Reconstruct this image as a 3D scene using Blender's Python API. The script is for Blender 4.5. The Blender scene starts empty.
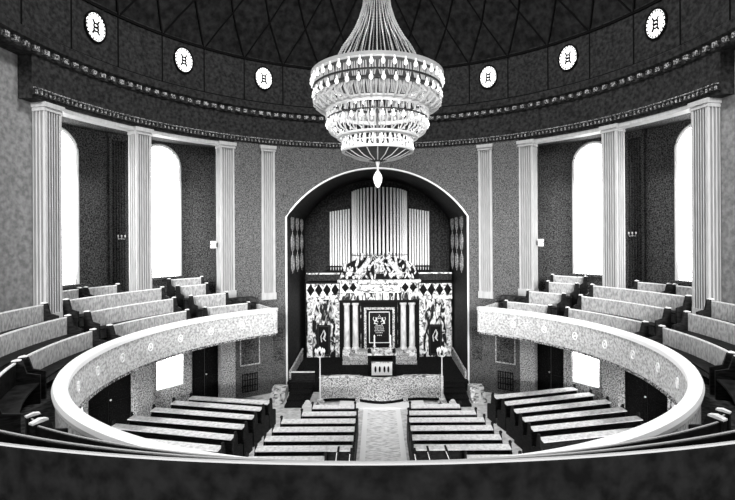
import bpy, bmesh, math, random
from math import sin, cos, pi, radians as R, sqrt
random.seed(7)
S = bpy.context.scene
COL = S.collection
E = 6.95            # eye height
CY = -12.5          # camera y

# ------------------------------------------------------------------ materials
def mat(name, c, rough=.6, noise=None, metal=0, emit=0, spec=.1, stretch=(1,1,1), bump=0, detail=4, dist=0):
    m = bpy.data.materials.new(name); m.use_nodes = True
    nt = m.node_tree; b = nt.nodes['Principled BSDF']
    b.inputs['Base Color'].default_value = (c, c, c, 1)
    b.inputs['Roughness'].default_value = rough
    b.inputs['Metallic'].default_value = metal
    b.inputs['Specular IOR Level'].default_value = spec
    if emit:
        b.inputs['Emission Color'].default_value = (1, 1, 1, 1)
        b.inputs['Emission Strength'].default_value = emit
    if noise:
        sc, lo, hi, p0, p1 = noise
        tc = nt.nodes.new('ShaderNodeTexCoord'); mp = nt.nodes.new('ShaderNodeMapping')
        mp.inputs['Scale'].default_value = stretch
        n = nt.nodes.new('ShaderNodeTexNoise'); n.inputs['Scale'].default_value = sc
        n.inputs['Detail'].default_value = detail; n.inputs['Distortion'].default_value = dist
        cr = nt.nodes.new('ShaderNodeValToRGB')
        cr.color_ramp.elements[0].position = p0; cr.color_ramp.elements[0].color = (lo, lo, lo, 1)
        cr.color_ramp.elements[1].position = p1; cr.color_ramp.elements[1].color = (hi, hi, hi, 1)
        nt.links.new(tc.outputs['Object'], mp.inputs['Vector']); nt.links.new(mp.outputs['Vector'], n.inputs['Vector'])
        nt.links.new(n.outputs['Fac'], cr.inputs['Fac']); nt.links.new(cr.outputs['Color'], b.inputs['Base Color'])
        if bump:
            bp = nt.nodes.new('ShaderNodeBump'); bp.inputs['Strength'].default_value = bump
            nt.links.new(n.outputs['Fac'], bp.inputs['Height']); nt.links.new(bp.outputs['Normal'], b.inputs['Normal'])
    return m
M = {}
M['wall']    = mat('speckled_wall', .2, .8, (26, .035, .17, .38, .62), detail=8)
M['plaster'] = mat('pale_plaster', .25, .8, (7, .14, .25, .35, .65), detail=8)
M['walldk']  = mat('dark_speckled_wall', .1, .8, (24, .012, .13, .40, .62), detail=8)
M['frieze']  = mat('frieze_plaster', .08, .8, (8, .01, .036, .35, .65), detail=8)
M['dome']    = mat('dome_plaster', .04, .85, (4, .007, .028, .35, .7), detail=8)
M['groove']  = mat('dome_groove', .004, .9)
M['trimlt']  = mat('light_moulding', .4, .5, (20, .03, .42, .45, .6))
M['pier']    = mat('pier_stone', .6, .5, (12, .38, .47, .35, .65), stretch=(1,1,.15))
M['stone']   = mat('speckled_stone', .45, .6, (22, .12, .72, .40, .58), detail=7)
M['marble']  = mat('veined_marble', .5, .35, (3.6, .01, .9, .46, .6), detail=7, dist=1.2, stretch=(1.3,1,.5))
M['marblelt']= mat('light_veined_marble', .8, .35, (6, .1, .85, .38, .56), detail=6, dist=.8)
M['column']  = mat('pale_column_marble', .7, .35, (5, .5, .8, .35, .6), stretch=(1,1,.4))
M['parapet'] = mat('parapet_stone', .7, .6, (16, .3, .66, .36, .58), detail=7)
M['cap']     = mat('parapet_cap_stone', .92, .5)
M['medal']   = mat('medallion_gilding', .95, .4)
M['floor']   = mat('floor_stone', .6, .5, (5, .45, .75, .35, .65), detail=5)
M['carpet']  = mat('black_carpet', .008, .95, (30, .003, .02, .4, .6), spec=.05)
M['runner']  = mat('pale_runner', .75, .8, (7, .5, .95, .38, .55), stretch=(.6,3,1))
M['wood']    = mat('dark_pew_wood', .015, .6, (6, .005, .022, .35, .65), stretch=(1,1,4), spec=.08)
M['woodmid'] = mat('gallery_bench_wood', .4, .5, (16, .25, .5, .35, .65), detail=8, stretch=(1,1,.5))
M['woodlt']  = mat('pale_wood', .8, .5, (10, .62, .9, .3, .6))  # pale wood tone for ledges, rails and bench ends
M['door']    = mat('dark_door', .012, .5, (25, .003, .02, .5, .7), spec=.1)
M['black']   = mat('black_lacquer', .008, .7, spec=.05)
M['bench']   = mat('nearly_black_bench', .006, .7, (9, .003, .01, .35, .65), spec=.04)
M['railmid'] = mat('mid_grey_rail', .4, .6)  # plain mid grey for the nearest bench rails
M['gold']    = mat('pale_gilt', .8, .35)
M['pipe']    = mat('polished_tin', .95, .4)
M['pane']    = mat('daylit_glass', .9, .3, emit=6)
M['pane2']   = mat('frosted_round_glass', .9, .3, emit=1.1)
M['muntin']  = mat('white_muntin', .85, .5)
M['crystal'] = mat('cut_glass', .55, .4, spec=.4)
M['bulb']    = mat('lit_bulb', .95, .3, emit=.6)
M['brass']   = mat('dark_brass', .03, .5, spec=.2)
M['white']   = mat('white_enamel', .9, .4)
M['apse']    = mat('apse_mosaic', .04, .6, (12, .006, .035, .44, .62), detail=8)
M['gtile']   = mat('gallery_floor', .03, .8, (8, .01, .05, .4, .6), spec=.1)

# ------------------------------------------------------------------ helpers
def tag(o, label=None, cat=None, group=None, kind=None):
    if label: o['label'] = label
    if cat: o['category'] = cat
    if group: o['group'] = group
    if kind: o['kind'] = kind
    return o
def obj(name, bm, m, parent=None, smooth=False, loc=None):
    bmesh.ops.remove_doubles(bm, verts=bm.verts, dist=1e-5)
    bmesh.ops.recalc_face_normals(bm, faces=bm.faces)
    me = bpy.data.meshes.new(name); bm.to_mesh(me); bm.free()
    me.materials.append(m)
    if smooth:
        for p in me.polygons: p.use_smooth = True
    o = bpy.data.objects.new(name, me); COL.objects.link(o)
    if parent: o.parent = parent
    if loc: o.location = loc
    return o
def empty(name, loc=(0,0,0), rz=0):
    o = bpy.data.objects.new(name, None); o.empty_display_size = .1
    COL.objects.link(o); o.location = loc; o.rotation_euler = (0,0,rz); return o
def P(r, b, z):
    b = R(b); return (r*sin(b), r*cos(b), z)
def box(bm, x0, x1, y0, y1, z0, z1, rot=0, piv=(0,0), tilt=None):
    vs = []
    for x, y, z in ((x0,y0,z0),(x1,y0,z0),(x1,y1,z0),(x0,y1,z0),(x0,y0,z1),(x1,y0,z1),(x1,y1,z1),(x0,y1,z1)):
        if tilt: x, y, z = tilt(x, y, z)
        if rot:
            dx, dy = x-piv[0], y-piv[1]; x = piv[0]+dx*cos(rot)-dy*sin(rot); y = piv[1]+dx*sin(rot)+dy*cos(rot)
        vs.append(bm.verts.new((x,y,z)))
    for f in ((0,3,2,1),(4,5,6,7),(0,1,5,4),(1,2,6,5),(2,3,7,6),(3,0,4,7)):
        bm.faces.new([vs[i] for i in f])
def B(*a, **k):
    bm = bmesh.new(); box(bm, *a, **k); return bm
def sweep(bm, prof, b0, b1, n=None, ctr=(0,0)):
    """closed profile [(r,z)] turned about the hall's axis from b0 to b1 degrees"""
    full = abs(b1-b0) >= 359.9
    n = n or max(2, int(abs(b1-b0)/1.5))
    rings = []
    for i in range(n if full else n+1):
        b = b0+(b1-b0)*i/n
        rings.append([bm.verts.new((ctr[0]+r*sin(R(b)), ctr[1]+r*cos(R(b)), z)) for r, z in prof])
    k = len(prof)
    for i in range(n):
        a, c = rings[i], rings[(i+1) % len(rings)]
        for j in range(k):
            bm.faces.new((a[j], a[(j+1)%k], c[(j+1)%k], c[j]))
    if not full:
        bm.faces.new(rings[0]); bm.faces.new(list(reversed(rings[-1])))
def SW(prof, b0, b1, n=None, ctr=(0,0)):
    bm = bmesh.new(); sweep(bm, prof, b0, b1, n, ctr); return bm
def rect(r0, r1, z0, z1): return [(r0,z0),(r1,z0),(r1,z1),(r0,z1)]
def lathe(bm, prof, c=(0,0,0), n=16):
    rings = []
    for r, z in prof:
        rings.append([bm.verts.new((c[0]+r*cos(2*pi*i/n), c[1]+r*sin(2*pi*i/n), c[2]+z)) for i in range(n)] if r > 1e-6 else [bm.verts.new((c[0],c[1],c[2]+z))])
    for a, b in zip(rings, rings[1:]):
        for i in range(n):
            j = (i+1) % n
            if len(a) == 1 and len(b) == 1: continue
            if len(a) == 1: bm.faces.new((a[0], b[i], b[j]))
            elif len(b) == 1: bm.faces.new((a[i], b[0], a[j]))
            else: bm.faces.new((a[i], b[i], b[j], a[j]))
    if len(rings[0]) > 1: bm.faces.new(list(reversed(rings[0])))
    if len(rings[-1]) > 1: bm.faces.new(rings[-1])
def LA(prof, c=(0,0,0), n=16):
    bm = bmesh.new(); lathe(bm, prof, c, n); return bm
from mathutils import Vector, Matrix
def tube(bm, pts, rad, n=6, cap=True):
    pts = [Vector(p) for p in pts]; rings = []
    for i, p in enumerate(pts):
        t = (pts[min(i+1, len(pts)-1)]-pts[max(i-1,0)]).normalized()
        up = Vector((0,0,1)) if abs(t.z) < .95 else Vector((1,0,0))
        u = t.cross(up).normalized(); v = t.cross(u)
        rr = rad[i] if isinstance(rad, (list,tuple)) else rad
        rings.append([bm.verts.new(p+(u*cos(2*pi*k/n)+v*sin(2*pi*k/n))*rr) for k in range(n)])
    for a, b in zip(rings, rings[1:]):
        for k in range(n): bm.faces.new((a[k], a[(k+1)%n], b[(k+1)%n], b[k]))
    if cap: bm.faces.new(rings[0]); bm.faces.new(list(reversed(rings[-1])))
def TU(pts, rad, n=6):
    bm = bmesh.new(); tube(bm, pts, rad, n); return bm
def arcpanel(bm, r0, r1, b0, b1, zlo, zhi, n):
    cols = []
    for i in range(n+1):
        b = b0+(b1-b0)*i/n
        lo = zlo(b) if callable(zlo) else zlo; hi = zhi(b) if callable(zhi) else zhi
        cols.append([bm.verts.new(P(r, b, z)) for r, z in ((r0,lo),(r1,lo),(r1,hi),(r0,hi))])
    for a, c in zip(cols, cols[1:]):
        for j in range(4): bm.faces.new((a[j], a[(j+1)%4], c[(j+1)%4], c[j]))
    bm.faces.new(cols[0]); bm.faces.new(list(reversed(cols[-1])))
def struct(name, bm, m, smooth=False, parent=None):
    o = obj(name, bm, m, parent, smooth); 
    if not parent: o['kind'] = 'structure'
    return o
def ell(bm, c, s, sub=1, rot=None):
    mt = Matrix.Translation(c) @ (rot or Matrix.Identity(4)) @ Matrix.Diagonal((s[0], s[1], s[2], 1))
    bmesh.ops.create_icosphere(bm, subdivisions=sub, radius=1, matrix=mt)

# ================================================================== SETTING
# main floor
bm = bmesh.new(); sweep(bm, [(.01,-.2),(12.4,-.2),(12.4,0),(.01,0)], 0, 360, 96)
struct('floor', bm, M['floor'])
# podium floor with a flight of carpeted steps each side
bm = bmesh.new()
box(bm, -4.08, 4.08, 8.9, 14.6, 0, .45)
struct('floor', bm, M['carpet'])

# arch opening in the front wall
AW, AS, AT = 4.12, 7.88, 10.2
AR = (AW*AW+(AT-AS)**2)/(2*(AT-AS)); AC = AT-AR
def archz(x): return AC+sqrt(max(0, AR*AR-x*x))
BA = math.degrees(math.asin(AW/10))
bm = bmesh.new()
arcpanel(bm, 10, 10.3, -BA, BA, lambda b: archz(10*sin(R(b))), 11.2, 60)
arcpanel(bm, 10, 10.3, -37.6, -BA, 0, 11.2, 12)
arcpanel(bm, 10, 10.3, BA, 37.6, 0, 11.2, 12)
struct('wall_front', bm, M['wall'])
# apse: side walls and vault in one shell, back wall
bm = bmesh.new()
prof = [(-AW, .0), (-AW, 4), (-AW, AS)]
for i in range(1, 40):
    x = -AW+2*AW*i/40; prof.append((x, archz(x)))
prof += [(AW, AS), (AW, 4), (AW, 0)]
def shell(off):
    out = []
    for i, (x, z) in enumerate(prof):
        if abs(x) == AW: out.append((x+math.copysign(off, x), z))
        else:
            d = Vector((x, z-AC)).normalized(); out.append((x+d.x*off, z+d.y*off))
    return out
outer = shell(.25)
rows = []
for (x,z),(xo,zo) in zip(prof, outer):
    y0 = sqrt(100-x*x)+.28; 
    rows.append([bm.verts.new(v) for v in ((x,y0-.28,z),(x,14.6,z),(xo,14.6,zo),(xo,y0,zo))])
for a, b in zip(rows, rows[1:]):
    for j in range(4): bm.faces.new((a[j], a[(j+1)%4], b[(j+1)%4], b[j]))
bm.faces.new(rows[0]); bm.faces.new(list(reversed(rows[-1])))
struct('wall_apse', bm, M['apse'])
bm = bmesh.new(); box(bm, -4.4, 4.4, 14.6, 14.8, 0, 10.5)
struct('wall_back', bm, M['apse'])
# light bead round the arch edge
pts = [(x, sqrt(100-x*x)-.02, z) for x, z in prof]
struct('trim_1', TU(pts, .045, 6), M['cap'])
# round scroll ornaments in relief on the upper apse sides
bm = bmesh.new()
for s in (-1, 1):
    for y in (10.6, 12.0, 13.4):
        for z in (5.7, 6.7, 7.7):
            x = s*(AW-.02)
            for rr in (.36, .2):
                tube(bm, [(x, y+rr*cos(a*pi/8), z+rr*1.1*sin(a*pi/8)) for a in range(17)], .035, 5)
            tube(bm, [(x, y, z-.5), (x, y, z+.5)], .02, 5)
struct('trim_2', bm, M['stone'])
# entablature, drum
prof_lo = [(10.45,11.03),(10.02,11.03),(10.0,11.12),(9.93,11.14),(9.93,11.3),(10,11.34),(10,12.28),(10.45,12.28)]
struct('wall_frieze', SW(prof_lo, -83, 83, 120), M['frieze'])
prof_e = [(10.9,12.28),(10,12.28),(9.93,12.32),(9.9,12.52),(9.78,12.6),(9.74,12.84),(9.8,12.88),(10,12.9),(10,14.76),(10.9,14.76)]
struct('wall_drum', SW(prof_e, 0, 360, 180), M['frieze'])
bm = bmesh.new()
for i in range(0, 185):
    b = -82.6+165.2*i/184
    x, y, z = P(9.91, b, 11.22)
    box(bm, x-.028, x+.028, y-.03, y+.03, z-.055, z+.055, rot=-R(b), piv=(x,y))
struct('trim_3', bm, M['trimlt'])
struct('trim_4', SW(rect(9.86, 9.95, 11.31, 11.345), -83, 83), M['trimlt'])
bm = bmesh.new()
for i in range(0, 118):
    b = -117+2*i
    x, y, z = P(9.86, b, 12.44)
    box(bm, x-.09, x+.09, y-.05, y+.05, z-.07, z+.07, rot=-R(b), piv=(x,y))
struct('trim_5', bm, M['trimlt'])
# dome
dp = [(10,14.76),(9.55,15.5),(9.07,16.17),(8.5,16.8),(7.8,17.4),(7,18),(6,18.6),(5,19.05),(4,19.4),(2,19.85),(.02,20)]
def domer(r, off=0):
    for (r0,z0),(r1,z1) in zip(dp, dp[1:]):
        if r1 <= r <= r0: return z0+(z1-z0)*(r0-r)/(r0-r1)+off
closed = dp + [(r, z+.3) for r, z in reversed(dp)]
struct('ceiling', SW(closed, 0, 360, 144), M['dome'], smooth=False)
# coffer grooves: lattice and drum divisions
bm = bmesh.new()
lv = [10, 9.07, 7.8, 6, 4]
for k in range(36):
    for li in range(4):
        base = 5+10*k+(5 if li % 2 else 0)
        for s in (-5, 5):
            pts = []
            for j in range(5):
                r = lv[li]+(lv[li+1]-lv[li])*j/4; pts.append(P(r-.02, base+s*j/4, domer(r)-.02))
            tube(bm, pts, .035, 4)
    tube(bm, [P(9.99, 5+10*k, 12.95), P(9.99, 5+10*k, 14.72)], .028, 4)
sweep(bm, rect(9.94, 10.02, 14.72, 14.8), 0, 360, 144)
sweep(bm, rect(9.96, 10.02, 12.91, 12.97), 0, 360, 144)  # black ring painted in for the shadow line beneath the drum
struct('trim_6', bm, M['groove'])
bm = bmesh.new(); sweep(bm, rect(9.92, 9.99, 14.81, 14.84), 0, 360, 144)
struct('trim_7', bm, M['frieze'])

# side bays: outer wall with tall round-headed windows (upper), lower wall with doors and windows
WZ0, WZS, WHW = 5.3, 10.05, 4.05     # sill, springing, half-width in degrees on r=12
def warch(bc):
    def f(b):
        u = (b-bc)/WHW
        return WZS + .85*sqrt(max(0, 1-u*u))
    return f
wn = 1
for s in (-1, 1):
    side = 'left' if s < 0 else 'right'
    bm = bmesh.new()
    def ap(b0, b1, lo, hi, n, r0=12, r1=12.3): arcpanel(bm, r0, r1, s*b0, s*b1, (lambda b: lo(abs(b))) if callable(lo) else lo, (lambda b: hi(abs(b))) if callable(hi) else hi, n)
    ap(38, 50-WHW, 3.4, 11.1, 6)
    ap(50+WHW, 70-WHW, 3.4, 11.1, 8)
    ap(70+WHW, 84, 3.4, 11.1, 6)
    for bc in (50, 70):
        ap(bc-WHW, bc+WHW, 3.4, WZ0, 6); ap(bc-WHW, bc+WHW, warch(bc), 11.1, 24)
    # closing walls of the recess, at the far pier and the near pier
    for b0, b1, ra in ((37.6, 38.6, 10.3), (81.0, 82.0, 10.8)):
        arcpanel(bm, ra, 12, s*b0, s*b1, 4.3, 11.1, 2)
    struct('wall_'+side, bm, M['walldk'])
    # flush wall nearer than the recessed bays
    bm = bmesh.new(); arcpanel(bm, 10.45, 10.8, s*80.4, s*95, 3.4, 12.28, 16)
    struct('wall_'+side+'_rear', bm, M['plaster'])
    bm = bmesh.new(); sweep(bm, rect(10.2, 12.3, 11.05, 11.2), s*37.6, s*82)
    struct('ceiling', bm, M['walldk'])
    bm = bmesh.new(); sweep(bm, rect(10.05, 10.5, 10.9, 11.03), s*41.2, s*77)
    struct('trim_%d' % (8 if s < 0 else 9), bm, M['pier'])
    for bc in (50, 70):
        w = empty('window_%d' % wn); w['kind'] = 'structure'; wn += 1
        w.location = P(12, s*bc, WZ0)
        inv = Matrix.Translation([-v for v in w.location])
        def sub(name, bmx, m):
            bmx.transform(inv); return obj(name, bmx, m, w)
        b2 = bmesh.new(); arcpanel(b2, 12.12, 12.14, s*(bc-WHW), s*(bc+WHW), WZ0, lambda b: warch(bc)(abs(b)), 24)
        sub('pane', b2, M['pane'])
        b2 = bmesh.new()
        path = [(bc-WHW, WZ0)] + [(bc-WHW*cos(a*pi/16), WZS+.85*sin(a*pi/16)) for a in range(17)] + [(bc+WHW, WZ0)]
        tube(b2, [P(12.0, s*b, z) for b, z in path], .07, 6)
        sub('frame', b2, M['muntin'])
        b2 = bmesh.new(); q = WHW-.5
        tube(b2, [P(12.06, s*b, z) for b, z in [(bc-q, WZ0)] + [(bc-q*cos(a*pi/16), WZS+.75*sin(a*pi/16)) for a in range(17)] + [(bc+q, WZ0)]], .018, 4)
        for j in range(5): tube(b2, [P(12.06, s*(bc-q), WZ0+.05+.09*j), P(12.06, s*(bc+q), WZ0+.05+.09*j)], .012, 4)
        for j in range(12): tube(b2, [P(12.06, s*(bc-q+2*q*j/11), WZ0), P(12.06, s*(bc-q+2*q*j/11), WZ0+.42)], .012, 4)
        sub('sash', b2, M['brass'])
        b2 = bmesh.new()
        for k in (-2, -1, 0, 1, 2):
            b = bc+k*WHW/3; tube(b2, [P(12.1, s*b, WZ0), P(12.1, s*b, warch(bc)(b))], .008, 4)
        for j in range(1, 16):
            z = WZ0+j*.33; tube(b2, [P(12.1, s*(bc-WHW), z), P(12.1, s*bc, z), P(12.1, s*(bc+WHW), z)], .008, 4)
        sub('muntin', b2, M['muntin'])
        b2 = bmesh.new(); sweep(b2, rect(11.8, 12.05, WZ0-.1, WZ0), s*(bc-WHW-.6), s*(bc+WHW+.6))
        sub('window_sill', b2, M['walldk'])
    # lower wall: window and dark doorway
    bm = bmesh.new()
    def lp(b0, b1, z0, z1): arcpanel(bm, 10.4, 10.7, s*b0, s*b1, z0, z1, max(1, int(abs(b1-b0)/2)))
    lp(36.6, 40.6, 0, 3.4); lp(40.6, 47.2, 2.75, 3.4); lp(47.2, 49.2, 0, 3.4); lp(49.2, 55.4, 0, 1.05)
    lp(49.2, 55.4, 2.5, 3.4); lp(55.4, 60.5, 0, 3.4); lp(60.5, 70, 2.75, 3.4); lp(70, 71, 0, 3.4); lp(71, 76, 0, 1.0); lp(71, 76, 2.1, 3.4); lp(76, 84, 0, 3.4)
    struct('wall_%s_lower' % side, bm, M['stone'])
    for b0, b1 in ((49.2, 55.4), (71, 76)):
        w = empty('window_%d' % wn, P(10.5, s*(b0+b1)/2, 1.0)); w['kind'] = 'structure'; wn += 1
        inv = Matrix.Translation([-v for v in w.location])
        z0, z1 = (1.05, 2.5) if b0 < 60 else (1.0, 2.1)
        b2 = bmesh.new(); arcpanel(b2, 10.52, 10.54, s*b0, s*b1, z0, z1, 4); b2.transform(inv); obj('pane', b2, M['pane'], w)
        b2 = bmesh.new()
        tube(b2, [P(10.44, s*b, z) for b, z in ((b0,z0),(b1,z0),(b1,z1),(b0,z1),(b0,z0))], .055, 4); b2.transform(inv); obj('frame', b2, M['muntin'], w)
        b2 = bmesh.new()
        for k in range(1, 4):
            tube(b2, [P(10.49, s*(b0+(b1-b0)*k/4), z0), P(10.49, s*(b0+(b1-b0)*k/4), z1)], .01, 4)
            tube(b2, [P(10.49, s*b0, z0+(z1-z0)*k/4), P(10.49, s*b1, z0+(z1-z0)*k/4)], .01, 4)
        b2.transform(inv); obj('muntin', b2, M['muntin'], w)
    for di, (b0, b1) in enumerate(((40.6, 47.2), (60.5, 70))):
        d = empty('door_%d' % ((1 if s < 0 else 3)+di), P(10.5, s*(b0+b1)/2, 0)); d['kind'] = 'structure'
        inv = Matrix.Translation([-v for v in d.location])
        mid = (b0+b1)/2
        for a0, a1 in ((b0, mid-.05), (mid+.05, b1)):
            b2 = bmesh.new(); arcpanel(b2, 10.55, 10.6, s*a0, s*a1, .01, 2.75, 2)
            arcpanel(b2, 10.53, 10.56, s*(a0+.4), s*(a1-.4), .3, 1.1, 2); arcpanel(b2, 10.53, 10.56, s*(a0+.4), s*(a1-.4), 1.3, 2.5, 2)
            b2.transform(inv); obj('leaf', b2, M['door'], d)
        b2 = bmesh.new(); tube(b2, [P(10.38, s*b, z) for b, z in ((b0-.3,.02),(b0-.3,2.8),(b1+.3,2.8),(b1+.3,.02))], .05, 4)
        b2.transform(inv); obj('door_frame', b2, M['stone'], d)
        b2 = bmesh.new(); ell(b2, P(10.5, s*(mid-.3), 1.2), (.04,.04,.04)); b2.transform(inv); obj('door_handle', b2, M['gold'], d)

# gallery floor (stepped tiers), ring slab
side_prof = [(6.98,3.4),(12.3,3.4),(12.3,4.4),(9.5,4.4),(9.5,4.2),(8.8,4.2),(8.8,3.85),(8.05,3.85),(8.05,3.5),(6.98,3.5)]
rear_prof = [(6.98,3.4),(13.8,3.4),(13.8,5.25),(10.2,5.25),(10.2,4.85),(9.4,4.85),(9.4,4.45),(8.6,4.45),(8.6,4.05),(7.75,4.05),(7.75,3.6),(6.98,3.6)]
for s in (-1, 1):
    struct('floor', SW([(6.98,3.4),(10.0,3.4),(10.0,4.4),(9.5,4.4),(9.5,4.2),(8.8,4.2),(8.8,3.85),(8.05,3.85),(8.05,3.5),(6.98,3.5)], s*33.4, s*37.6), M['gtile'])
    struct('floor', SW(side_prof, s*37.6, s*84), M['gtile'])
    struct('floor', SW([(6.98,3.4),(10.5,3.4),(10.5,4.4),(9.5,4.4),(9.5,4.2),(8.8,4.2),(8.8,3.85),(8.05,3.85),(8.05,3.5),(6.98,3.5)], s*84, s*135), M['gtile'])
struct('floor', SW(rear_prof, 135, 225), M['gtile'])

# round windows in the drum
def oculus(k, b):
    w = empty('window_%d' % k, P(9.98, b, 14.02), -R(b)); w['kind'] = 'structure'
    # local: x tangential, -y towards the hall's centre
    rot = Matrix.Rotation(pi/2, 4, 'X')
    b2 = bmesh.new(); lathe(b2, [(0,0),(.36,0),(.36,.03),(0,.03)], n=28); b2.transform(Matrix.Diagonal((1,1.3,1,1))); b2.transform(rot); obj('pane', b2, M['pane2'], w)
    b2 = bmesh.new()
    tube(b2, [(.39*cos(a*pi/14), -.03, .5*sin(a*pi/14)) for a in range(29)], .04, 6); obj('rim', b2, M['groove'], w)
    b2 = bmesh.new()
    for a in range(20): ell(b2, (.32*cos(a*pi/10), -.04, .42*sin(a*pi/10)), (.026,.02,.04))
    for zc in (-.02, .1): tube(b2, [(.085*cos(a*pi/6), -.04, zc-.06+.075*sin(a*pi/6)) for a in range(13)], .034, 5)
    for sx in (-1, 1): tube(b2, [(sx*.06, -.04, -.12), (sx*.13, -.04, -.24)], .034, 5); tube(b2, [(sx*.05,-.04,.1),(sx*.12,-.04,.22)], .03, 5)
    obj('ornament', b2, M['groove'], w)
k = 9
for b in (-110, -90, -70, -50, -30, -10, 10, 30, 50, 70, 90, 110):
    oculus(k, b); k += 1

# ================================================================== PIERS
def flute_prof(w, d, front=5, sidef=3):
    """plan outline: x tangential, y outward, flutes on front (y=0) and both sides"""
    pts = []
    def run(p0, p1, nrm, n):
        L = Vector(p1)-Vector(p0); mg = .12
        for i in range(n):
            for t, dep in ((0,0),(.06,.7),(.5,1),(.94,.7),(1,0)):
                u = mg+(1-2*mg)*(i+.14+t*.72)/n
                q = Vector(p0)+L*u+Vector(nrm)*dep*.1; pts.append((q.x,q.y))
    pts.append((-w/2,0)); run((-w/2,0),(w/2,0),(0,1),front); pts.append((w/2,0))
    run((w/2,0),(w/2,d),(-1,0),sidef); pts.append((w/2,d)); pts.append((-w/2,d)); run((-w/2,d),(-w/2,0),(1,0),sidef)
    return pts
def extr(pts, z0, z1):
    bm = bmesh.new()
    a = [bm.verts.new((x,y,z0)) for x,y in pts]; b = [bm.verts.new((x,y,z1)) for x,y in pts]
    n = len(pts)
    for i in range(n): bm.faces.new((a[i],a[(i+1)%n],b[(i+1)%n],b[i]))
    bm.faces.new(list(reversed(a))); bm.faces.new(b); return bm
def pier(b, rr, w, d, label, group, z0, z1, lower=True, mt='pier', name='pier'):
    t = tag(empty(name, P(rr, b, 0 if lower else z0), -R(b)), label, 'pillar', group or ('fluted piers of the gallery' if lower else 'fluted pilasters on the walls'))
    o = 0 if lower else -z0
    obj('shaft', extr(flute_prof(w, d), z0+.3+o, z1-.25+o), M[mt], t)
    bm = bmesh.new(); box(bm, -w/2-.03, w/2+.03, -.03, d, z1-.25+o, z1-.19+o); box(bm, -w/2-.06, w/2+.06, -.07, d, z1-.14+o, z1+o); box(bm, -w/2-.02, w/2+.02, -.02, d, z1-.19+o, z1-.14+o)
    obj('capital', bm, M[mt], t)
    bm = bmesh.new(); box(bm, -w/2-.03, w/2+.03, -.04, d, z0+o, z0+.3+o); obj('base', bm, M[mt], t)
    if lower:
        bm = bmesh.new(); box(bm, -w/2, w/2, 0, d-.1, 0, 3.4); obj('lower_shaft', bm, M['stone'], t)
    return t
names = {39.3: 'far', 59.3: 'middle', 78.7: 'near'}
for s, sd in ((-1,'left'),(1,'right')):
    pier(s*39.3, 10, .63, .5, 'tall fluted square pier at the %s, beside the narrow wall strip nearest the arch' % sd, None, 4.4, 11.03)
    pier(s*59.3, 10, .6, .5, 'tall fluted square pier at the %s, standing between the two tall arched windows' % sd, None, 4.4, 11.03)
    pier(s*78.7, 10, .58, .5, 'tallest-looking fluted pier at the %s edge, nearest the viewer' % sd, None, 4.4, 11.03)
    pier(s*29.1, 9.88, .6, .12, 'shallow fluted pilaster on the wall just %s of the big arch' % sd, None, 4.2, 11.03, lower=False, name='pilaster')
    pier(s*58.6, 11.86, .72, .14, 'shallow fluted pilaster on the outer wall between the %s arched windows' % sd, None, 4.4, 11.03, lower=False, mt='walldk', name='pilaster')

# wall panels below the gallery next to the arch
for s, sd in ((-1,'left'),(1,'right')):
    t = tag(empty('wall_panel', P(9.97, s*34, 1.0), -R(s*34)), 'dark inset wall panel with grille below, under the %s gallery end' % sd, 'panel', 'inset wall panels below the gallery')
    obj('inset', B(-.4,.4,-.02,.03,.45,1.6), M['walldk'], t)
    bm = bmesh.new()
    for (a,b_,c,d_) in ((-.44,.44,.4,.45),(-.44,.44,1.6,1.65),(-.44,-.4,.4,1.65),(.4,.44,.4,1.65)): box(bm, a, b_, -.05, 0, c, d_)
    obj('panel_frame', bm, M['stone'], t)
    bm = bmesh.new()
    for i in range(7): box(bm, -.35+i*.11, -.32+i*.11, -.03, 0, -.75, .05)
    for i in range(4): box(bm, -.35, .34, -.03, 0, -.75+i*.25, -.72+i*.25)
    obj('grille', bm, M['black'], t)
    t2 = tag(obj('wall_panel', B(-.22,.22,-.03,.01,0,1.5), M['walldk'], None), 'narrow dark inset panel on the wall right beside the arch, %s side' % sd, 'panel', 'inset wall panels below the gallery')
    t2.location = P(9.985, s*26.6, 1.4); t2.rotation_euler = (0,0,-R(s*26.6))

# ================================================================== GALLERY PARAPET
t = tag(empty('gallery_parapet', (0,0,3.35)), 'pale curved stone parapet ringing the gallery, broad white top and small round medallions', 'parapet')
def para(name, prof, m): 
    o = obj(name, SW([(r,z-3.35) for r,z in prof], 34.6, 325.4, 196), m, t, smooth=False); return o
para('balustrade_wall', [(6.86,3.3),(6.98,3.3),(7.02,3.5),(7.02,4.14),(6.86,4.14)], M['parapet'])
para('coping', [(6.82,4.12),(7.06,4.12),(7.08,4.2),(7.05,4.26),(6.85,4.26),(6.82,4.22)], M['cap'])
para('lower_moulding', [(6.82,3.24),(6.98,3.24),(6.98,3.3),(6.84,3.3)], M['trimlt'])
# rounded ends turning back to the arch wall
for s in (-1, 1):
    bm = bmesh.new()
    arcpanel(bm, 7.0, 9.86, s*34, s*34.8, 3.5, 4.2, 1); obj('end_wall', bm, M['parapet'], t).location = (0,0,-3.35)
    bm = bmesh.new(); lathe(bm, [(.0,3.3),(.1,3.3),(.1,4.12),(.13,4.14),(.13,4.24),(.1,4.26),(0,4.26)], P(6.95, s*34.4, 0), 20); obj('end_post', bm, M['parapet'], t).location = (0,0,-3.35)
for i in range(14):
    for s in (-1, 1):
        b = s*(45.8+10.5*i)
        if abs(b) > 181: continue
        bm = bmesh.new()
        tube(bm, [(.085*cos(a*pi/8), -.01, .11*sin(a*pi/8)) for a in range(17)], .02, 5)
        ell(bm, (0,-.01,0), (.04,.02,.05))
        m_ = obj('medallion', bm, M['medal'], t); m_.location = (P(6.855, b, 3.8)[0], P(6.855, b, 3.8)[1], .4); m_.rotation_euler = (0,0,-R(b))

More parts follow.
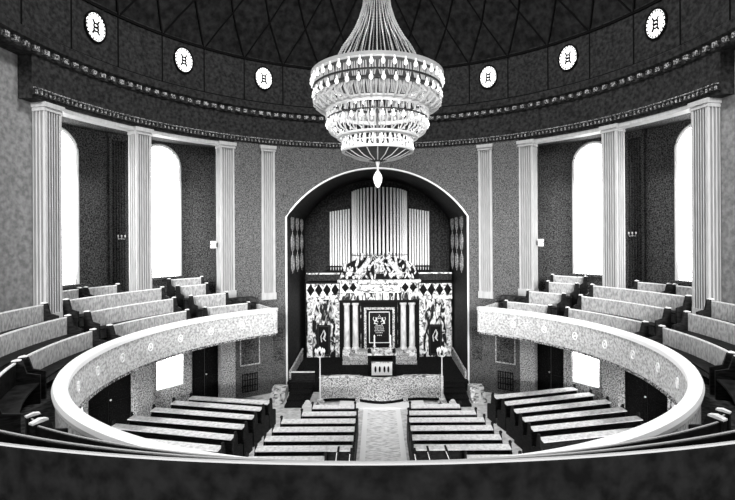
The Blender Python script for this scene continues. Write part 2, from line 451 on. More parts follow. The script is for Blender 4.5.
# ================================================================== GALLERY BENCHES
def arc_bench(r, b0, b1, zf, zt, label, group, rest=True, face='woodmid', ledge='woodmid'):
    near = abs(b1) > 200
    bc = (b0+b1)/2
    t = tag(empty('gallery_bench', P(r, bc, zf)), label, 'bench', group or 'curved benches in the gallery')
    inv = Matrix.Translation([-v for v in t.location])
    def sub(n, bm, m): bm.transform(inv); return obj(n, bm, m, t)
    n = max(3, int(abs(b1-b0)/1.2))
    sub('backrest', SW(rect(r-.02, r+.03, zf+.05, zt-(.01 if near else .03)), b0, b1, n), M[face])
    sub('top_rail', SW(rect(r-.02,r+.03,zt-.03,zt) if not near else rect(r-.008,r+.012,zt-.01,zt), b0, b1, n), M['railmid' if near else 'woodlt'])
    sub('seat', SW(rect(r-.42, r-.02, zf+.4, zf+.44), b0, b1, n), M['wood'])
    if rest: sub('book_rest', SW([(r+.03,zt-.14),(r+.2,zt-.2),(r+.2,zt-.17),(r+.03,zt-.11)], b0, b1, n), M[ledge])
    dg = math.degrees(.03/r)*(1 if b1 > b0 else -1)
    for b in (b0, b1):
        bm = bmesh.new()
        prof = [(r-.44,zf),(r+.06,zf),(r+.06,zt+.02),(r-.04,zt+.05),(r-.12,zt+.02),(r-.2,zf+.66),(r-.44,zf+.6)]
        sweep(bm, prof, b-dg, b+dg, 2)
        sub('end_panel', bm, M['wood'])
        bm = bmesh.new(); sweep(bm, [(r-.1,zt+.03),(r+.065,zt+.02),(r+.065,zt+.04),(r-.03,zt+.065),(r-.1,zt+.05)], b-dg*1.2, b+dg*1.2, 2)
        sub('lit_end_cap', bm, M['woodlt'])  # pale colour paints in the light caught by the rounded bench end
    return t
rowsd = [(7.95,3.5,4.4,'front'),(8.7,3.85,4.78,'second'),(9.4,4.2,5.12,'third')]
for s, sd in ((-1,'left'),(1,'right')):
    ends_far = {0:(39.5,52.5), 1:(43.4,53.1), 2:(46.5,53.8)}
    for i, (r, zf, zt, nm) in enumerate(rowsd):
        b0, b1 = ends_far[i]
        arc_bench(r, s*b0, s*b1, zf, zt, 'short curved wooden bench, %s row of the %s gallery block nearest the arch' % (nm, sd), None, rest=False)
        arc_bench(r, s*57.6, s*(80.0), zf, zt, 'long curved wooden bench, %s row of the %s gallery block before the tall windows' % (nm, sd), None, rest=False)
        arc_bench(r, s*84.8, s*(107 if i == 0 else 112), zf, zt, 'curved dark wooden bench, %s row of the %s gallery block by the near pier' % (nm, sd), None, rest=False)
    arc_bench(10.75, s*44, s*51.5, 4.4, 5.28, 'back-row wooden bench in the %s window recess nearest the arch' % sd, None, rest=False)
    arc_bench(10.75, s*62.5, s*69, 4.4, 5.25, 'back-row wooden bench in the nearer %s window recess, far half' % sd, None, rest=False)
    arc_bench(10.75, s*70.2, s*76, 4.4, 5.25, 'back-row wooden bench in the nearer %s window recess, near half' % sd, None, rest=False)
    arc_bench(7.95, s*109.5, s*129, 3.5, 4.4, 'curved dark bench behind the %s parapet at the picture edge' % sd, None, rest=False, face='bench')
arc_bench(7.62, 141, 219, 3.6, 4.48, 'long curved front bench hugging the near parapet', None, rest=False, face='bench')
arc_bench(8.2, 153, 207, 4.05, 4.92, 'long curved bench with pale book ledge, behind the bench hugging the near parapet', None, face='bench', ledge='woodlt')
arc_bench(9.0, 145, 215, 4.45, 5.30, 'long curved dark bench, second nearest to the viewer', None, rest=False, face='bench')
arc_bench(9.8, 145, 215, 4.85, 5.67, 'nearest long curved bench, its dark back filling the bottom of the picture', None, rest=False, face='bench')

# ================================================================== FLOOR PEWS
def pew_mesh(L, h=.92):
    """local: x along, faces +y, back at y=0, origin at the middle of the foot"""
    d = {}
    bm = bmesh.new(); box(bm, -L/2, L/2, -.02, .02, .12, h-.02); d['backrest'] = (bm, 'wood')
    bm = bmesh.new(); box(bm, -L/2, L/2, .02, .36, .4, .44); d['seat'] = (bm, 'wood')
    bm = bmesh.new(); box(bm, -L/2, L/2, -.25, .03, h-.03, h, tilt=lambda x,y,z: (x,y,z+(y if y<0 else 0)*.12)); d['book_rest'] = (bm, 'woodlt')
    return d
def end_mesh(h=.92):
    bm = bmesh.new()
    pts = [(-.2,0),(.38,0),(.38,.55),(.3,.6),(.1,.64),(.06,h+.02),(0,h+.07),(-.06,h+.05),(-.1,h-.08),(-.2,.6)]
    a = [bm.verts.new((-.025,y,z)) for y,z in pts]; b = [bm.verts.new((.025,y,z)) for y,z in pts]
    n = len(pts)
    for i in range(n): bm.faces.new((a[i],a[(i+1)%n],b[(i+1)%n],b[i]))
    bm.faces.new(a); bm.faces.new(list(reversed(b)))
    return bm
def pew(x0, y0, x1, y1, label, group, h=.92):
    dx, dy = x1-x0, y1-y0; L = math.hypot(dx, dy); rz = math.atan2(dy, dx)
    t = tag(empty('pew', ((x0+x1)/2, (y0+y1)/2, 0), rz), label, 'pew', group)
    for nme, (bm, m) in pew_mesh(L-.05, h).items(): obj(nme, bm, M[m], t)
    for sx in (-1, 1):
        e = obj('end_panel', end_mesh(h), M['wood'], t, loc=(sx*(L/2), 0, 0))
        bm = bmesh.new(); ell(bm, (0, -.02, h+.08), (.05,.06,.05), 2); obj('knob', bm, M['wood'], e, True)
    return t
ordn = ['front', 'second', 'third', 'fourth', 'fifth', 'sixth', 'rearmost']
left = [(-2.35,-.82,4.62),(-2.63,-.72,3.95),(-3.2,-.72,3.3),(-3.33,-.72,2.63),(-3.43,-.72,1.95),(-3.53,-.72,1.27),(-3.6,-1.45,.6)]
right = [(1.15,2.95,4.62),(1.05,3.38,3.98),(1.0,3.53,3.35),(1.0,3.64,2.68),(1.0,3.72,1.98),(1.0,3.82,1.3),(2.4,3.9,.62)]
for i, (a, b, y) in enumerate(left):
    pew(a, y, b, y, 'straight pew with pale book ledge, %s row of the block left of the aisle' % ordn[i], 'pews in the middle blocks')
for i, (a, b, y) in enumerate(right):
    pew(a, y, b, y, 'straight pew with pale book ledge, %s row of the block right of the aisle' % ordn[i], 'pews in the middle blocks')
lside = [((-7.06,5.5),(-3.91,4.88)),((-7.5,5.0),(-4.03,4.25)),((-7.9,4.3),(-4.11,3.5)),((-8.3,3.55),(-4.21,2.7)),((-8.5,2.85),(-4.31,1.9)),((-8.6,2.05),(-4.45,1.15))]
rside = [((4.3,5.35),(7.75,6.3)),((4.5,4.65),(8.1,5.65)),((4.62,3.9),(8.35,4.85)),((4.68,3.15),(8.5,4.05)),((4.72,2.4),(8.6,3.25)),((4.75,1.6),(8.6,2.4))]
for i, (a, b) in enumerate(lside):
    pew(*a, *b, 'dark slanting pew, %s row of the outer left block' % ordn[i], 'pews in the outer blocks', h=.98)
for i, (a, b) in enumerate(rside):
    pew(*a, *b, 'dark slanting pew, %s row of the outer right block' % ordn[i], 'pews in the outer blocks', h=.98)
# short leaning-backed side benches at the aisle's near end
def side_bench(x, y, lean, label):
    t = tag(empty('side_bench', (x, y, 0)), label, 'bench', 'short side benches by the aisle')
    f = lambda x_, y_, z_: (x_+lean*(z_-1.12), y_, z_)
    obj('backrest', B(-.03,.03,-.2,.2,0,1.1, tilt=f), M['wood'], t)
    obj('top_edge', B(-.035,-.015,-.22,-.2,0,1.11, tilt=f), M['woodlt'], t)
    sx = 1 if lean < 0 else -1
    sx *= -1
    a = sorted((lean*(.4-1.12)*1.0, lean*(.4-1.12)+sx*-.16))
    obj('seat', B(a[0], a[1], -.2, .2, .4, .44), M['wood'], t)
side_bench(-1.1, .62, .12, 'short dark side bench with leaning back, left of the aisle, outer one')
side_bench(-.74, .52, .1, 'short dark side bench with leaning back, left of the aisle, touching it')
side_bench(1.0, .5, -.18, 'short dark side bench with leaning back, right of the aisle, touching it')
side_bench(1.36, .62, -.28, 'short dark side bench with leaning back, right of the aisle, middle one')
side_bench(1.86, .66, -.4, 'short dark side bench with leaning back, right of the aisle, outer one')

# aisle runner
t = tag(empty('aisle_runner', (.15, 4, 0)), 'long pale runner with white border on the central aisle', 'carpet')
obj('field', B(-.56,.56,-4.5,2.55,0,.02), M['runner'], t)
bm = bmesh.new(); box(bm, -.74,-.56,-4.5,2.7,0,.025); box(bm, .56,.74,-4.5,2.7,0,.025); box(bm, -.56,.56,2.55,2.7,0,.025)
obj('border', bm, M['cap'], t)
# pale stone step before the reading platform
tag(obj('stone_step', B(-1.6,1.9,6.7,8.85,0,.06), M['cap'], None), 'low white stone step under the curved parapet', 'step')

# carpeted stairs at both sides of the reading platform
for s, sd in ((-1,'left'),(1,'right')):
    t = tag(empty('carpeted_stair', (s*3.2, 8.9, 0)), 'black carpeted steps %s of the speckled reading parapet' % sd, 'stairs')
    for i in range(4):
        z = .45*(4-i)/5
        x0, x1 = sorted((s*(-.3), s*.62))
        obj('step', B(x0, x1, -.5*(i+1), -.5*i, 0, z), M['carpet'], t)
    t = tag(empty('step_block', (s*4.25, 7.9, 0)), 'small stepped white stone block at the foot of the arch, %s side' % sd, 'steps')
    for i in range(3):
        obj('block', B(-.34+.02*i, .3, -.55+.28*i, .55, .16*i, .16*(i+1)), M['marblelt'], t)
    # sloping string wall between arch foot and platform
    bm = bmesh.new(); tube(bm, [(s*4.02, 9.25, .8), (s*4.0, 12.9, 1.0)], .05, 6)
    box(bm, s*4.02-.04, s*4.02+.04, 9.25, 12.9, .45, .85)
    tag(obj('string_wall', bm, M['stone']), 'low pale skirting wall along the %s side of the podium' % sd, 'wall')

# ================================================================== READING PARAPET
t = tag(empty('reading_parapet', (.15, 7.4, .06)), 'low speckled stone parapet with a bowed middle, before the reading desk', 'parapet')
def pary(x):    # front line: bowed centre, shallow hollow each side
    if abs(x) < 1.0: return -.32*cos(x*pi/2)
    return .1*sin((abs(x)-1.0)/1.45*pi)
xs = [-2.42+4.84*i/60 for i in range(61)]
def ribbon(z0, z1, th, off, m, nm):
    bm = bmesh.new(); cs = []
    for x in xs:
        y = pary(x)+off; cs.append([bm.verts.new(v) for v in ((x,y,z0),(x,y+th,z0),(x,y+th,z1),(x,y,z1))])
    for a, b in zip(cs, cs[1:]):
        for j in range(4): bm.faces.new((a[j],a[(j+1)%4],b[(j+1)%4],b[j]))
    bm.faces.new(cs[0]); bm.faces.new(list(reversed(cs[-1]))); return obj(nm, bm, M[m], t)
ribbon(.14, 1.0, .2, 0, 'stone', 'wall')
ribbon(1.0, 1.05, .26, -.03, 'marblelt', 'coping')
ribbon(0, .14, .12, .06, 'black', 'plinth')
for x in (-2.5, -1.0, 1.0, 2.5):
    bm = B(x-.09, x+.09, pary(min(2.42,abs(x)))-.05, pary(min(2.42,abs(x)))+.24, 0, 1.06); obj('post', bm, M['stone'], t)

# candelabra at both ends
def candelabrum(x, y, label):
    t = tag(empty('candelabrum', (x, y, 0)), label, 'lamp', 'tall lamp standards on the reading platform')
    bm = bmesh.new(); box(bm, -.16,.16,-.16,.16,0,.2); box(bm,-.11,.11,-.11,.11,.2,.34); obj('base', bm, M['marblelt'], t)
    obj('pole', LA([(.05,.34),(.035,.5),(.03,1.2),(.055,1.22),(.03,1.26),(.025,2.0),(.06,2.05),(.02,2.1)], n=10), M['gold'], t)
    bm = bmesh.new()
    for k in range(6):
        a = k*pi/3
        tube(bm, [(0,0,2.05),(.1*cos(a),.1*sin(a),2.06),(.17*cos(a),.17*sin(a),2.14),(.17*cos(a),.17*sin(a),2.22)], .014, 5)
    obj('arm', bm, M['gold'], t)
    for k in range(7):
        a = k*pi/3; q = (.17*cos(a), .17*sin(a), 2.22) if k < 6 else (0,0,2.3)
        obj('lamp_shade', LA([(.02,0),(.045,.04),(.05,.1),(.02,.18),(0,.19)], q, 8), M['bulb'] if False else M['white'], t, True)
candelabrum(-2.36, 6.95, 'tall pale lamp standard at the left end of the reading parapet')
candelabrum(2.62, 6.95, 'tall pale lamp standard at the right end of the reading parapet')
for x, sd in ((-2.85,'left'),(3.02,'right')):
    t = tag(empty('pedestal', (x, 6.74, 0)), 'small white pedestal with rounded top beside the %s lamp standard' % sd, 'pedestal')
    obj('base', B(-.2,.2,-.14,.14,0,.16), M['white'], t)
    bm = bmesh.new(); box(bm, -.13,.13,-.1,.1,.16,.26); ell(bm, (0,0,.3), (.11,.1,.08), 2); obj('top', bm, M['white'], t)
# side bench by the stairs
t = tag(empty('podium_bench', (-3.35, 8.95, .45)), 'dark bench with pale top rail at the left of the reading platform', 'bench')
obj('backrest', B(-.55,.5,-.03,.03,0,.42), M['wood'], t); obj('top_rail', B(-.56,.51,-.06,.04,.42,.46), M['woodlt'], t); obj('seat', B(-.55,.5,.03,.33,.2,.24), M['wood'], t)

# reading desk
t = tag(empty('reading_desk', (.19, 9.7, .45)), 'dark reading desk with white ornamented front cloth, behind the bowed parapet', 'desk')
obj('body', B(-.5,.5,0,.6,0,.75), M['black'], t)
obj('side_wing', B(-.66,-.5,.1,.7,0,1.15), M['black'], t); obj('side_wing', B(.5,.66,.1,.7,0,1.15), M['black'], t)
obj('desk_top', B(-.68,.68,-.02,.72,.98,1.04, tilt=lambda x,y,z:(x,y,z+.18*y)), M['marblelt'], t)
obj('back_board', B(-.5,.5,.5,.6,.75,1.0), M['black'], t)
c = obj('front_cloth', B(-.48,.48,-.04,0,.06,.68), M['white'], t)
bm = bmesh.new(); tube(bm, [(-.5,-.06,.66),(.5,-.06,.66)], .03, 6); obj('fringe_rail', bm, M['marblelt'], t)
for x in (-.3, -.1, .12, .3):
    bm = bmesh.new(); ell(bm, (x, -.05, .34), (.05,.02,.15), 2); obj('cloth_ornament', bm, M['groove'], c)
for x, sd in ((-.15,'left'),(.6,'right')):
    c = tag(empty('candlestick', (x+.0, 9.8, 1.6)), 'white candle in a holder on the %s side of the reading desk' % sd, 'candlestick', 'candlesticks on the desk')
    obj('holder', LA([(.09,0),(.09,.03),(.03,.06),(.03,.2),(.07,.22),(.07,.25),(0,.25)], n=12), M['gold'], c)
    obj('candle', LA([(.035,.25),(.035,.6),(.02,.62),(.045,.66),(.03,.74),(0,.78)], n=10), M['white'], c)

# ================================================================== TORAH ARK
AX = .1
t = tag(empty('torah_ark', (AX, 13, .45)), 'white veined marble ark front with paired columns, dark door and side wings, under the organ', 'ark')
def T(name, bm, m, smooth=False, par=None):
    bm.transform(Matrix.Translation((0,-13,-.45))); return obj(name, bm, M[m], par or t, smooth)
T('back_slab', B(-2.02,2.02,13.3,13.5,.45,4.6), 'marble')
for s in (-1, 1): T('shade_strip', B(s*2.08-.07, s*2.08+.07, 13.1, 13.3, .45, 4.55), 'black')  # solid black strip standing in for the shaded gap beside the wing
for s in (-1, 1):
    x0, x1 = sorted((s*2.1, s*3.93))
    T('wing', B(x0, x1, 13.3, 13.5, .45, 3.6), 'marble')
    T('wing_frieze', B(x0, x1, 13.2, 13.5, 3.75, 4.45), 'marblelt')
    T('wing_moulding', B(x0, x1, 13.12, 13.5, 3.6, 3.75), 'marblelt')
    T('wing_cornice', B(x0, x1, 13.1, 13.5, 4.45, 4.55), 'black')
    bm = bmesh.new(); box(bm, x0, x1, 13.25, 13.35, 4.6, 4.95)
    T('balcony_wall', bm, 'apse')
    T('balcony_rail', B(x0, x1, 13.2, 13.4, 4.95, 5.02), 'marblelt')
    for k in range(4):
        xc = s*(2.38+k*.44)
        bm = bmesh.new()
        v = [bm.verts.new(q) for q in ((xc-.21,13.19,4.1),(xc,13.19,3.76),(xc+.21,13.19,4.1),(xc,13.19,4.44),(xc-.21,13.21,4.1),(xc,13.21,3.76),(xc+.21,13.21,4.1),(xc,13.21,4.44),(xc,13.1,4.1))]
        for a in range(4): bm.faces.new((v[a], v[(a+1)%4], v[8])); bm.faces.new((v[a], v[4+a], v[4+(a+1)%4], v[(a+1)%4]))
        bm.faces.new(v[4:8])
        T('diamond', bm, 'black')
    # narrow pilaster strips of the wing
    for xc in (2.25, 3.75): T('wing_pilaster', B(s*xc-.12, s*xc+.12, 13.18, 13.32, .5, 3.6), 'marblelt')
    # side panel with lamp-like emblem
    p = T('side_panel', B(s*3.02-.36, s*3.02+.36, 13.2, 13.31, .55, 2.2), 'black')
    bm = bmesh.new()
    X0 = s*3.02
    for a, b_, c_, d_ in ((-.31,.31,.6,.63),(-.31,.31,2.12,2.15),(-.31,-.28,.6,2.15),(.28,.31,.6,2.15)): box(bm, X0+a, X0+b_, 13.18, 13.21, c_, d_)
    T('panel_border', bm, 'brass', par=None)
    bm = bmesh.new()
    tube(bm, [(X0-.1,13.18,1.3),(X0-.14,13.18,1.6),(X0,13.18,1.9),(X0+.08,13.18,1.7),(X0-.02,13.18,1.5),(X0+.12,13.18,1.35)], .028, 5)
    tube(bm, [(X0+.02,13.18,1.95),(X0+.12,13.18,1.75),(X0+.05,13.18,1.45)], .02, 5)
    T('panel_emblem', bm, 'gold')
    T('shade_block', B(s*1.52-.52, s*1.52+.5, 13.2, 13.3, .95, 3.47), 'black')  # solid black box standing in for the shade between the columns
    for k, xc in enumerate((1.28, 1.74)):
        c = T('column', LA([(.2,.0),(.2,.1),(.15,.16),(.165,.2),(.15,1.2),(.14,2.3),(.15,2.36),(.19,2.4),(.2,2.52),(0,2.52)], (s*xc, 12.95, .95), 20), 'column', True)
        T('column_base', B(s*xc-.22, s*xc+.22, 12.73, 13.17, .45, .95), 'marblelt')
T('architrave', B(-2.12,2.12,12.7,13.5,3.47,3.62), 'black')
T('lower_frieze', B(-2.15,2.15,12.68,13.5,3.62,4.0), 'marble')
T('frieze_panel', B(-2.08,2.08,12.75,13.5,4.0,4.55), 'marblelt')
T('cornice', B(-2.2,2.2,12.62,13.5,4.55,4.68), 'marblelt')
for s in (-1, 1):
    for k in range(2):
        xc = s*(1.8-k*.42)
        bm = bmesh.new()
        for q in (0,):
            v = [bm.verts.new(p_) for p_ in ((xc-.2,12.74,4.28),(xc,12.74,4.02),(xc+.2,12.74,4.28),(xc,12.74,4.53),(xc,12.66,4.28))]
            for a in range(4): bm.faces.new((v[a], v[(a+1)%4], v[4]))
            bm.faces.new(v[:4])
        T('diamond', bm, 'black')
bm = bmesh.new()
for z in (4.08, 4.45): tube(bm, [(-1.0+.1*i, 12.73, z+.02*sin(i*1.7)) for i in range(21)], .018, 4)
T('frieze_lettering', bm, 'groove')
# recess, door and its frames
T('door_recess', B(-.98,.98,13.1,13.28,.6,3.47), 'black')
bm = bmesh.new()
for a, b_, c_, d_ in ((-.82,.82,3.05,3.17),(-.82,-.7,.9,3.05),(.7,.82,.9,3.05)): box(bm, a, b_, 13.02, 13.12, c_, d_)
T('outer_frame', bm, 'stone')
bm = bmesh.new()
for a, b_, c_, d_ in ((-.56,.56,2.9,2.94),(-.56,-.52,1.3,2.94),(.52,.56,1.3,2.94),(-.56,.56,1.26,1.3)): box(bm, a, b_, 13.04, 13.1, c_, d_)
T('inner_frame', bm, 'gold')
T('ark_door', B(-.5,.5,13.05,13.12,1.3,2.9), 'door')
bm = bmesh.new()   # crown between two upright beasts, tablets of writing below
for s in (-1, 1):
    tube(bm, [(s*.26,13.03,2.3),(s*.24,13.03,2.45),(s*.15,13.03,2.5),(s*.17,13.03,2.62),(s*.1,13.03,2.6)], [.05,.06,.05,.05,.02], 6)
    tube(bm, [(s*.24,13.03,2.4),(s*.33,13.03,2.55),(s*.3,13.03,2.66)], .018, 5)
    tube(bm, [(s*.15,13.03,2.42),(s*.06,13.03,2.4)], .02, 5); tube(bm, [(s*.22,13.03,2.32),(s*.1,13.03,2.27)], .025, 5)
tube(bm, [(-.07,13.03,2.58),(-.05,13.03,2.7),(0,13.03,2.64),(.05,13.03,2.7),(.07,13.03,2.58),(-.07,13.03,2.58)], .016, 5); ell(bm, (0,13.03,2.76),(.03,.02,.03))
for z, w in ((2.18,.2),(2.1,.26),(2.0,.24),(1.9,.26),(1.8,.2),(1.66,.12)):
    x = -w
    while x < w-.02:
        l = random.uniform(.03,.09); box(bm, x, min(w,x+l), 13.035, 13.05, z, z+.03); x += l+.03
T('door_emblem', bm, 'gold')
# steps to the ark door
for i in range(3): T('ark_step', B(-1.1-.35*(2-i)-.1, 1.1+.35*(2-i)+.1, 11.75+.33*i, 13.2, .45+.17*i, .45+.17*(i+1)), 'stone')
# sculpted relief rising above the cornice
random.seed(11)
bm = bmesh.new()
def hump(x): return 1.28*sqrt(max(0, 1-(x/2.15)**2))**.9+.1
xs2 = [-2.12+4.24*i/40 for i in range(41)]
cs = [[bm.verts.new(v) for v in ((x,12.95,4.68),(x,13.2,4.68),(x,13.2,4.68+hump(x)*.9),(x,12.95,4.68+hump(x)*.9))] for x in xs2]
for a, b_ in zip(cs, cs[1:]):
    for j in range(4): bm.faces.new((a[j],a[(j+1)%4],b_[(j+1)%4],b_[j]))
bm.faces.new(cs[0]); bm.faces.new(list(reversed(cs[-1])))
T('relief_ground', bm, 'black')
bm = bmesh.new()
for i in range(70):
    x = random.uniform(-2.0, 2.0); h = hump(x); z = 4.72+random.uniform(.05, .92)*h
    ell(bm, (x, 12.92, z), (random.uniform(.04,.09), .08, random.uniform(.1,.26)), 2, Matrix.Rotation(random.uniform(-.7,.7), 4, 'Y'))
for s in (-1, 1):     # two rampant beasts facing a central tablet
    tube(bm, [(s*1.25,12.88,4.8),(s*1.1,12.85,5.05),(s*.8,12.85,5.35),(s*.6,12.85,5.65),(s*.5,12.83,5.85),(s*.36,12.83,5.8)], [.12,.16,.15,.14,.13,.05], 8)
    tube(bm, [(s*.7,12.84,5.45),(s*.45,12.82,5.4),(s*.3,12.82,5.55)], .05, 6); tube(bm, [(s*1.05,12.85,5.05),(s*.75,12.82,4.95),(s*.6,12.82,4.75)], [.09,.07,.05], 6)
    tube(bm, [(s*1.2,12.86,5.0),(s*1.5,12.86,5.1),(s*1.55,12.86,5.4)], .035, 6)
    box(bm, s*.14-.12, s*.14+.12, 12.84, 12.92, 5.0, 5.7)
tube(bm, [(-.3,12.85,5.75),(-.2,12.85,5.98),(0,12.85,5.85),(.2,12.85,5.98),(.3,12.85,5.75)], .045, 6)
T('relief_carving', bm, 'marblelt', True)

# ================================================================== ORGAN
t = tag(empty('pipe_organ', (AX, 14, 4.55)), 'organ with a tall bowed cluster of silver pipes and lower clusters each side', 'organ')
def O(name, bm, m, smooth=False):
    bm.transform(Matrix.Translation((0,-14,-4.55))); return obj(name, bm, M[m], t, smooth)
def pipe(x, y, z0, z1, r):
    bm = bmesh.new(); lathe(bm, [(r*.35,0),(r,.35),(r,z1-z0),(r*.85,z1-z0),(r*.85,z1-z0-.1),(0,z1-z0-.1)], (x,y,z0), 12)
    o = O('pipe', bm, 'pipe', False)
    for p in o.data.polygons: p.use_smooth = abs(p.normal.z) < .7
    return o
N = 19
for i in range(N):
    a = -72+144*i/(N-1); x = 1.58*sin(R(a)); y = 14.45-.8*cos(R(a))
    pipe(x+.04, y, 5.3, 9.42+.28*cos(R(a)), .062 if abs(a) < 40 else .052)
for s in (-1, 1):
    for i in range(8):
        a = 5+62*i/7; x = s*(1.7+.148*i); y = 14.3-.3*cos(R(a))
        pipe(x+.04, y, 5.1, 8.52-.02*i, .052)
    x0, x1 = sorted((s*1.6, s*2.95))
    O('pipe_rail', B(x0, x1, 13.8, 13.86, 5.3, 5.37), 'black')
    O('side_chest', B(x0, x1, 13.75, 14.5, 4.56, 5.1), 'black')
O('wind_chest', B(-1.6,1.6,13.56,14.5,4.56,5.32), 'black')
bm = bmesh.new(); tube(bm, [(1.66*sin(R(a)), 14.45-.88*cos(R(a)), 5.95) for a in range(-76,77,8)], .02, 5)
O('pipe_rail', bm, 'brass')
bm = bmesh.new()
for a in range(-70, 71, 8): x, y = 1.64*sin(R(a)), 14.45-.88*cos(R(a)); tube(bm, [(x,y,5.3),(x,y,5.97)], .012, 4); ell(bm, (x,y,6.02), (.03,.03,.05))
O('rail_finials', bm, 'brass')

# ================================================================== CHANDELIER
t = tag(empty('chandelier', (.03, 0, 8.2)), 'huge three-tiered crystal chandelier hanging from the dome on bead strands', 'chandelier')
Z = 8.2
def CH(name, bm, m, smooth=False, par=None):
    return obj(name, bm, M[m], par or t, smooth)
def ring(name, prof, m): return CH(name, SW([(r, z-Z) for r, z in prof], 0, 360, 72), m)
def arrayed(proto, n, r, z, scale=1, first=0):
    for i in range(n):
        o = proto if i == 0 else proto.copy()
        if i: COL.objects.link(o); o.parent = t
        a = 360*(i+.5)/n; o.location = P(r, a, z-Z); o.rotation_euler = (0,0,-R(a))
# strands
strand_pts = [(1.25,11.22),(1.08,11.55),(.93,11.85),(.74,12.12),(.58,12.4),(.47,12.65),(.37,12.98),(.31,13.5),(.24,14.3),(.2,15.5)]
bm = bmesh.new()
tube(bm, [(0, r, z-Z) for r, z in strand_pts], .012, 5)
for j in range(46):
    u = j/45*(len(strand_pts)-1.001); k = int(u); f = u-k
    r = strand_pts[k][0]*(1-f)+strand_pts[k+1][0]*f; z = strand_pts[k][1]*(1-f)+strand_pts[k+1][1]*f
    ell(bm, (0, r, z-Z), (.018,.018,.026))
st = CH('bead_strand', bm, 'crystal')
for i in range(38):
    o = st if i == 0 else st.copy()
    if i: COL.objects.link(o); o.parent = t
    o.rotation_euler = (0,0,2*pi*i/38)
CH('suspension_rod', LA([(.03,9-Z),(.03,19.9-Z),(.2,19.95-Z)], n=10), 'brass')
ring('crown_hoop', [(.18,15.4),(.26,15.4),(.26,15.6),(.18,15.6)], 'brass')
ring('canopy_disc', [(.05,11.2),(1.62,11.12),(1.62,11.16),(.05,11.26)], 'brass')
# tier 1
ring('tier_rim', [(1.6,11.1),(1.72,11.1),(1.73,11.18),(1.62,11.18)], 'crystal')
ring('tier_band', [(1.66,10.78),(1.69,10.78),(1.69,10.82),(1.66,10.82)], 'brass')
ring('tier_rim', [(1.58,10.62),(1.66,10.6),(1.66,10.66),(1.58,10.67)], 'brass')
ring('tier_rim', [(1.34,10.26),(1.42,10.26),(1.42,10.31),(1.34,10.31)], 'crystal')
def drop(L, r): return LA([(0,0),(r*.3,-.02),(r*.25,-L*.35),(r*.9,-L*.65),(r,-L*.8),(r*.5,-L*.97),(0,-L)], n=7)
arrayed(CH('bulb', LA([(0,0),(.02,-.01),(.02,-.07),(.048,-.12),(.05,-.17),(.02,-.21),(0,-.215)], n=8), 'bulb', True), 40, 1.71, 11.1)
bm = bmesh.new(); 
for dx in (-.055, 0, .055): tube(bm, [(dx,0,0),(dx*1.2,-.01,-.18),(dx*.6,0,-.36)], [.012,.022,.01], 5)
arrayed(CH('glass_drop', bm, 'crystal'), 48, 1.64, 11.0)
arrayed(CH('bulb', LA([(0,0),(.02,-.01),(.02,-.06),(.05,-.11),(.052,-.16),(.02,-.2),(0,-.205)], n=8), 'bulb', True), 36, 1.66, 10.74)
bm = bmesh.new()
for k in range(6): x = -.1+.04*k; tube(bm, [(x,.02,0),(x,.04,-.12),(x*.9,-.06,-.28)], [.01,.016,.01], 4)
tube(bm, [(-.13,0,0),(-.13,.09,-.14),(-.1,-.1,-.34)], .024, 5)
tube(bm, [(0,0,0),(0,.16,-.08),(0,.14,-.2),(0,-.02,-.33),(0,-.14,-.36)], .026, 5)
arrayed(CH('glass_fringe', bm, 'crystal'), 34, 1.52, 10.6)
# tier 2
ring('tier_rim', [(1.26,10.2),(1.36,10.2),(1.36,10.27),(1.26,10.27)], 'crystal')
ring('tier_band', [(1.3,9.98),(1.33,9.98),(1.33,10.01),(1.3,10.01)], 'brass')
ring('tier_rim', [(.98,9.52),(1.06,9.52),(1.06,9.57),(.98,9.57)], 'crystal')
arrayed(CH('glass_drop', drop(.17,.03), 'crystal', True), 46, 1.33, 10.19)
arrayed(CH('bulb', LA([(0,0),(.02,-.01),(.02,-.05),(.042,-.09),(.045,-.14),(.015,-.17),(0,-.175)], n=8), 'bulb', True), 32, 1.32, 9.98)
bm = bmesh.new()
for dx in (-.07, .07): tube(bm, [(dx,0,0),(dx*1.3,.03,-.14),(dx,-.04,-.28),(0,-.26,-.42)], [.018,.026,.02,.012], 5)
ell(bm, (0,.0,-.2), (.035,.03,.06))
arrayed(CH('glass_loop', bm, 'crystal'), 28, 1.27, 9.96)
# tier 3
ring('tier_rim', [(.86,9.52),(.94,9.52),(.94,9.58),(.86,9.58)], 'crystal')
ring('tier_band', [(.89,9.36),(.92,9.36),(.92,9.39),(.89,9.39)], 'crystal')
ring('tier_rim', [(.86,9.17),(.94,9.17),(.94,9.23),(.86,9.23)], 'crystal')
arrayed(CH('glass_drop', drop(.15,.026), 'crystal', True), 44, .925, 9.53)
arrayed(CH('glass_drop', drop(.16,.032), 'bulb', True), 44, .93, 9.38)
CH('bottom_dish', LA([(.88,9.19-Z),(.7,9.08-Z),(.45,9.02-Z),(.2,8.96-Z),(.1,8.92-Z),(.1,8.96-Z),(.4,9.08-Z),(.86,9.23-Z)], n=40), 'brass')
bm = bmesh.new()
for k in range(20): a = k*pi/10; tube(bm, [(.88*cos(a),.88*sin(a),9.17-Z),(.6*cos(a),.6*sin(a),9.03-Z),(.25*cos(a),.25*sin(a),8.95-Z)], .014, 4)
CH('dish_ribs', bm, 'crystal')
CH('finial_stem', LA([(.07,8.95-Z),(.05,8.88-Z),(.03,8.8-Z),(.03,8.7-Z),(.06,8.66-Z),(.05,8.62-Z)], n=10), 'crystal')
CH('pendant_lamp', LA([(0,8.67-Z),(.05,8.66-Z),(.1,8.58-Z),(.12,8.5-Z),(.1,8.38-Z),(.05,8.27-Z),(0,8.24-Z)], n=14), 'bulb', True)

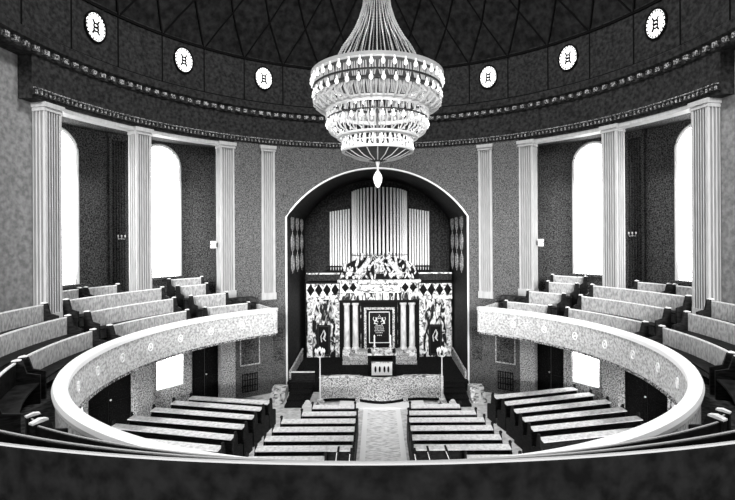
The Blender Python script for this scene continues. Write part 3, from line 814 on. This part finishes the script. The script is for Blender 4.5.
# ================================================================== WALL LAMPS
def wall_lamp(loc, rz, label, m='white'):
    t = tag(empty('wall_lamp', loc, rz), label, 'lamp', 'wall lamps in the gallery')
    obj('bracket', B(-.05,.05,-.08,0,-.08,.08), M['brass'], t)
    obj('shade', B(-.09,.09,-.26,-.08,-.13,.17), M[m], t)
    bm = bmesh.new(); ell(bm, (0,-.27,.02), (.035,.02,.04)); obj('boss', bm, M['black'], t)
for s, sd in ((-1,'left'),(1,'right')):
    wall_lamp(P(10.35, s*41.2, 6.65), -R(s*41.2)-s*pi/2 if False else (-R(s*41.2)+(-pi/2 if s < 0 else pi/2)), 'small white lamp on the side of the %s fluted pier nearest the arch' % sd)
    t = tag(empty('wall_sconce', P(11.84, s*58.6, 6.95), -R(s*58.6)), 'small branched sconce on the %s outer-wall pilaster' % sd, 'lamp', 'branched sconces in the window recesses')
    obj('bracket', B(-.04,.04,-.1,0,-.12,.12), M['brass'], t)
    bm = bmesh.new()
    for sx in (-1, 0, 1): tube(bm, [(0,-.08,0),(sx*.12,-.16,-.03),(sx*.14,-.16,.06)], .014, 5)
    obj('arm', bm, M['gold'], t)
    for sx in (-1, 0, 1): bm = bmesh.new(); ell(bm, (sx*.14,-.16,.1), (.035,.035,.05)); obj('shade', bm, M['white'], t)

# ================================================================== LIGHT
w = bpy.data.worlds.new('World'); S.world = w; w.use_nodes = True
w.node_tree.nodes['Background'].inputs[0].default_value = (1,1,1,1)
w.node_tree.nodes['Background'].inputs[1].default_value = 1.0
def point(loc, e, r, name='chandelier_light'):
    l = bpy.data.lights.new(name, 'POINT'); l.energy = e; l.shadow_soft_size = r
    o = bpy.data.objects.new(name, l); COL.objects.link(o); o.location = loc
for k in range(4):
    point((.45*cos(k*pi/2), .45*sin(k*pi/2), 9.9), 22, .15)

sl = bpy.data.lights.new('added_rear_sun', 'SUN'); sl.energy = 3.6; sl.angle = R(14)  # assumed soft sun, added behind the viewer to brighten surfaces facing the rear
so = bpy.data.objects.new('added_rear_sun', sl); COL.objects.link(so); so.rotation_euler = (R(80), 0, 0); so.location = (0,-30,10)

al = bpy.data.lights.new('added_dome_fill', 'AREA'); al.shape = 'DISK'; al.size = 4; al.energy = 1900  # unseen disc lamp, added under the dome to brighten coping and pew ledges
ao = bpy.data.objects.new('added_dome_fill', al); COL.objects.link(ao); ao.location = (0,0,19.6)

# ================================================================== CAMERA
cd = bpy.data.cameras.new('Camera'); cam = bpy.data.objects.new('Camera', cd); COL.objects.link(cam)
cam.location = (0, CY, E); cam.rotation_euler = (pi/2, .006, 0)
cd.sensor_width = 36; cd.lens = 476/735*36
cd.shift_x = -9.5/735; cd.shift_y = -13/735
cd.clip_start = .1; cd.clip_end = 200
S.camera = cam
S.view_settings.view_transform = 'Standard'; S.view_settings.look = 'None'
S.view_settings.gamma = 1; S.view_settings.exposure = .42; S.view_settings.use_curve_mapping = False
